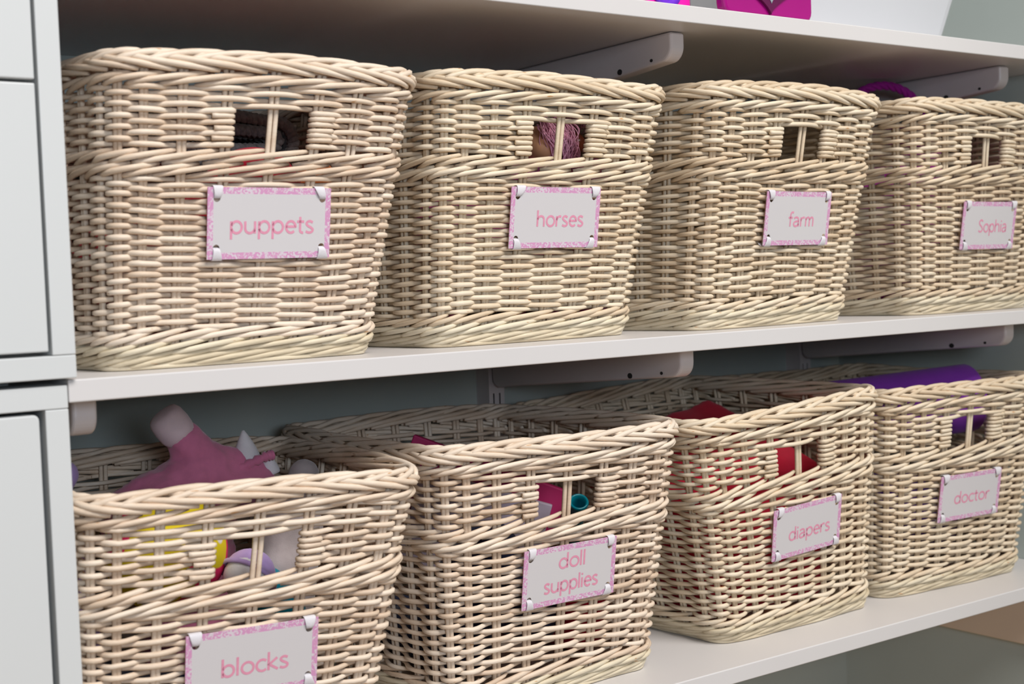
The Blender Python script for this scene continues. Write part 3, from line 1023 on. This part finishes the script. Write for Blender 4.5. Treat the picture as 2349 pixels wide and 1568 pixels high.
tag(blob('folded_cloth', [((0.25, 0.105, -0.305), 0.037, (0.315, 0.10, -0.302), 0.038), ((0.25, 0.12, -0.305), 0.036, (0.245, 0.21, -0.305), 0.034)], 'navy', rel=(0.30, 0.17, -0.343)),
    'dark navy cloth under the toys in the blocks basket', 'cloth')
tag(blob('plush_toy', [((0.228, 0.2, -0.252), 0.015, (0.2145, 0.2, -0.098), 0.0145)], 'lav', rel=(0.215, 0.2, -0.272)), 'pale lavender plush at the left edge of the blocks basket', 'plush toy')

# doll supplies basket


def board(name, label, mat, p, along, up, length, height, thick):
    a = Vector(along).normalized(); u = Vector(up); u = (u - a * u.dot(a)).normalized(); n = a.cross(u)
    m = MB(); m.box((0, -thick / 2, -height), (length, thick / 2, 0))
    o = m.build(name, mat, None, smooth=False, bevel=0.0015)
    o.matrix_world = Matrix(((a.x, n.x, u.x, p[0]), (a.y, n.y, u.y, p[1]), (a.z, n.z, u.z, p[2]), (0, 0, 0, 1)))
    return tag(o, label, 'board')


board('picture_book', 'crimson board book leaning inside the doll supplies basket', 'crimson', (0.625, 0.262, -0.105), (0.118, -0.100, -0.062), (0, 0, 1), 0.185, 0.115, 0.010)
board('picture_book', 'lilac grey board book in front of the crimson one', 'violetgrey', (0.618, 0.238, -0.140), (0.118, -0.100, -0.048), (0, 0, 1), 0.150, 0.105, 0.008)
e = empty('toy_cup', (0.784, 0.186, -0.244), (math.radians(38), math.radians(-26), 0))
tag(e, 'small teal plastic toy cup with a round mouth in the doll supplies basket', 'toy cup')
m = MB()
m.lathe([(0.0, 0.0), (0.009, 0.0), (0.0105, 0.004), (0.0085, 0.05), (0.0085, 0.078), (0.0105, 0.083), (0.0112, 0.0855), (0.0098, 0.0875), (0.0080, 0.086), (0.0066, 0.080), (0.0066, 0.01), (0.0, 0.01)], 28)
m.build('cup_body', 'tealp', e)
tag(blob('folded_cloth', [((0.585, 0.12, -0.31), 0.032, (0.60, 0.115, -0.24), 0.040), ((0.60, 0.11, -0.24), 0.040, (0.615, 0.11, -0.215), 0.034), ((0.585, 0.12, -0.31), 0.032, (0.59, 0.28, -0.31), 0.032), ((0.60, 0.115, -0.25), 0.036, (0.665, 0.105, -0.28), 0.036)], 'navy', rel=(0.60, 0.16, -0.343)),
    'dark navy cloth in the left half of the doll supplies basket', 'cloth')
tag(blob('folded_cloth', [((0.735, 0.12, -0.306), 0.036, (0.740, 0.12, -0.295), 0.034), ((0.735, 0.12, -0.31), 0.032, (0.735, 0.27, -0.31), 0.032)], 'red', rel=(0.735, 0.18, -0.343)),
    'dark red cloth in the right half of the doll supplies basket', 'cloth')

# diapers basket: red cloth bag with a peaked fold
V = [(0.915, 0.10, -0.340), (1.105, 0.10, -0.340), (1.105, 0.31, -0.340), (0.915, 0.31, -0.340),
     (0.895, 0.10, -0.20), (1.105, 0.095, -0.175), (1.115, 0.30, -0.19), (0.885, 0.31, -0.20),
     (0.935, 0.245, -0.125), (1.065, 0.250, -0.101), (1.105, 0.215, -0.140), (1.085, 0.12, -0.160), (0.93, 0.12, -0.172), (1.00, 0.20, -0.150)]
bm = bmesh.new()
for p in V:
    bm.verts.new((p[0] - 1.0, p[1] - 0.2, p[2] + 0.343))
bmesh.ops.convex_hull(bm, input=bm.verts)
bmesh.ops.subdivide_edges(bm, edges=bm.edges, cuts=3, use_grid_fill=True)
for vv in bm.verts:
    vv.co.z += 0.0022 * math.sin(vv.co.x * 95 + vv.co.y * 40) * (1 if vv.co.z > 0.05 else 0)
    vv.co.y += 0.0018 * math.sin(vv.co.z * 110 + vv.co.x * 60)
me = bpy.data.meshes.new('cloth_bag'); bm.to_mesh(me); bm.free()
me.polygons.foreach_set('use_smooth', np.ones(len(me.polygons), bool))
me.materials.append(M['red'])
o = bpy.data.objects.new('cloth_bag', me); COL.objects.link(o); o.location = (1.0, 0.2, -0.343)
soften(o, 0.005, 4)
tag(o, 'bright red cloth bag with a peaked fold in the diapers basket', 'bag')

# doctor basket: purple roll
e = empty('toy_case', (1.33, 0.16, -0.125))
tag(e, 'purple rounded toy case sticking up from the doctor basket', 'case')
a0, a1 = np.array([1.232, 0.205, -0.137]), np.array([1.440, 0.118, -0.122])
ax = (a1 - a0) / np.linalg.norm(a1 - a0)
tt = np.concatenate([[0, 0.002, 0.006, 0.014], np.linspace(0.03, 0.97, 14), [0.986, 0.994, 0.998, 1.0]])
rr = np.concatenate([[0.014, 0.030, 0.039, 0.0450], np.full(14, 0.047), [0.0450, 0.039, 0.030, 0.014]])
Lc = np.linalg.norm(a1 - a0)
m = MB()
m.tube([a0 + ax * Lc * t - np.array([1.33, 0.16, -0.125]) for t in tt], rr, np.array([0, 0, 1.0]), 28)
m.build('shell', 'purple', e)
tag(blob('folded_cloth', [((1.265, 0.15, -0.297), 0.043, (1.275, 0.27, -0.297), 0.043), ((1.265, 0.17, -0.297), 0.043, (1.38, 0.16, -0.297), 0.043), ((1.38, 0.15, -0.297), 0.043, (1.395, 0.26, -0.297), 0.043),
                          ((1.285, 0.20, -0.27), 0.05, (1.375, 0.20, -0.265), 0.05)], 'purpled', rel=(1.32, 0.2, -0.343)),
    'dark purple cloth at the bottom of the doctor basket', 'cloth')

# ------------------------------------------------------------------ things on the top shelf
ZS = Z_TOP + T
e = empty('storage_bin', (1.195, 0.228, ZS))
tag(e, 'white plastic storage bin with sloping sides on the top shelf', 'bin')
m = MB()
hb, ht, hgt, th = (0.146, 0.15), (0.192, 0.166), 0.13, 0.003
def ringv(hx, hy, z, r=0.02):
    out = []
    for cx, cy, a0_ in ((hx - r, hy - r, 0), (-hx + r, hy - r, 90), (-hx + r, -hy + r, 180), (hx - r, -hy + r, 270)):
        for i in range(5):
            a = math.radians(a0_ + i * 22.5)
            out.append((cx + r * math.cos(a), cy + r * math.sin(a), z))
    return out
rings = [ringv(hb[0], hb[1], 0.0), ringv(ht[0], ht[1], hgt), ringv(ht[0] + 0.008, ht[1] + 0.008, hgt), ringv(ht[0] + 0.008, ht[1] + 0.008, hgt + 0.003), ringv(ht[0] - th, ht[1] - th, hgt + 0.003), ringv(hb[0] - th, hb[1] - th, th)]
V = [p for r_ in rings for p in r_]; n = 20
F = [tuple(range(n))[::-1], tuple(5 * n + i for i in range(n))]
for j in range(5):
    F += [(j * n + i, j * n + (i + 1) % n, (j + 1) * n + (i + 1) % n, (j + 1) * n + i) for i in range(n)]
m.add(V, F)
m.build('tub', 'binwhite', e, smooth=False)
m = MB(); m.ball((0, 0, 0), 0.018, 20, 8, (1, 0.08, 0.8))
o = m.build('printed_spot', 'palepink', e); o.location = (-0.03, -0.1592, 0.075); o.rotation_euler = (0.15, 0, 0)

e = empty('toy_box', (0.951, 0.033, ZS))
tag(e, 'bright magenta plastic toy box with a heart window on the top shelf', 'toy box')
m = MB()
poly = []
for cx, cz, a0_ in ((0.0595, 0.118, 0), (-0.0650, 0.118, 90), (-0.0575, 0.012, 180), (0.0595, 0.012, 270)):
    for i in range(5):
        a = math.radians(a0_ + i * 22.5)
        poly.append((cx + 0.011 * math.cos(a), cz + 0.011 * math.sin(a)))
m.prism(poly, 1, -0.018, -0.004)
m.build('body', 'magenta', e, smooth=False, bevel=0.004, fix=True)


def heart(s, cz):
    out = []
    for i in range(40):
        t = 2 * PI * i / 40
        out.append((1.45 * s * 16 * math.sin(t) ** 3 / 17, cz + s * (13 * math.cos(t) - 5 * math.cos(2 * t) - 2 * math.cos(3 * t) - math.cos(4 * t)) / 17))
    return out


m = MB(); m.prism(heart(0.040, 0.044), 1, -0.0215, -0.017)
m.build('window_frame', 'magenta_dark', e, smooth=False, fix=True)
m = MB(); m.prism(heart(0.030, 0.0455), 1, -0.0222, -0.020)
m.build('window_pane', 'pane', e, smooth=False, fix=True)

e = empty('toy_figure', (0.842, 0.075, ZS))
tag(e, 'hot pink toy with a violet ringed teal eye on the top shelf', 'toy')
m = MB()
poly = []
for cx, cz, a0_ in ((0.0235, 0.065, 0), (-0.0235, 0.065, 90), (-0.0235, 0.008, 180), (0.0235, 0.008, 270)):
    for i in range(5):
        a = math.radians(a0_ + i * 22.5)
        poly.append((cx + 0.008 * math.cos(a), cz + 0.008 * math.sin(a)))
m.prism(poly, 1, -0.018, 0.02)
m.build('body', 'hotpink', e, smooth=False, bevel=0.002, fix=True)
m = MB(); m.lathe([(0.0125, 0.0), (0.021, 0.0), (0.0215, 0.002), (0.020, 0.004), (0.014, 0.0045), (0.0125, 0.003), (0.0125, 0.0)], 32)
o = m.build('eye_ring', 'violet', e); o.location = (-0.004, -0.018, 0.030); o.rotation_euler = (PI / 2, 0, 0)
m = MB(); m.ball((0, 0, 0), 0.0128, 20, 12, (1, 1, 0.35))
o = m.build('eye', 'tealp', e); o.location = (-0.004, -0.0185, 0.030); o.rotation_euler = (PI / 2, 0, 0)

e = empty('lotion_bottle', (0.9075, 0.115, ZS))
tag(e, 'slim white bottle left of the magenta toy box on the top shelf', 'bottle')
m = MB(); m.lathe([(0, 0), (0.0135, 0), (0.0155, 0.003), (0.0155, 0.07), (0.012, 0.082), (0.007, 0.086), (0.0, 0.086)], 24)
m.build('bottle_body', 'palepink', e)
m = MB(); m.lathe([(0.0, 0.0861), (0.0085, 0.0861), (0.0085, 0.102), (0.007, 0.104), (0, 0.104)], 20)
m.build('cap', 'binwhite', e)
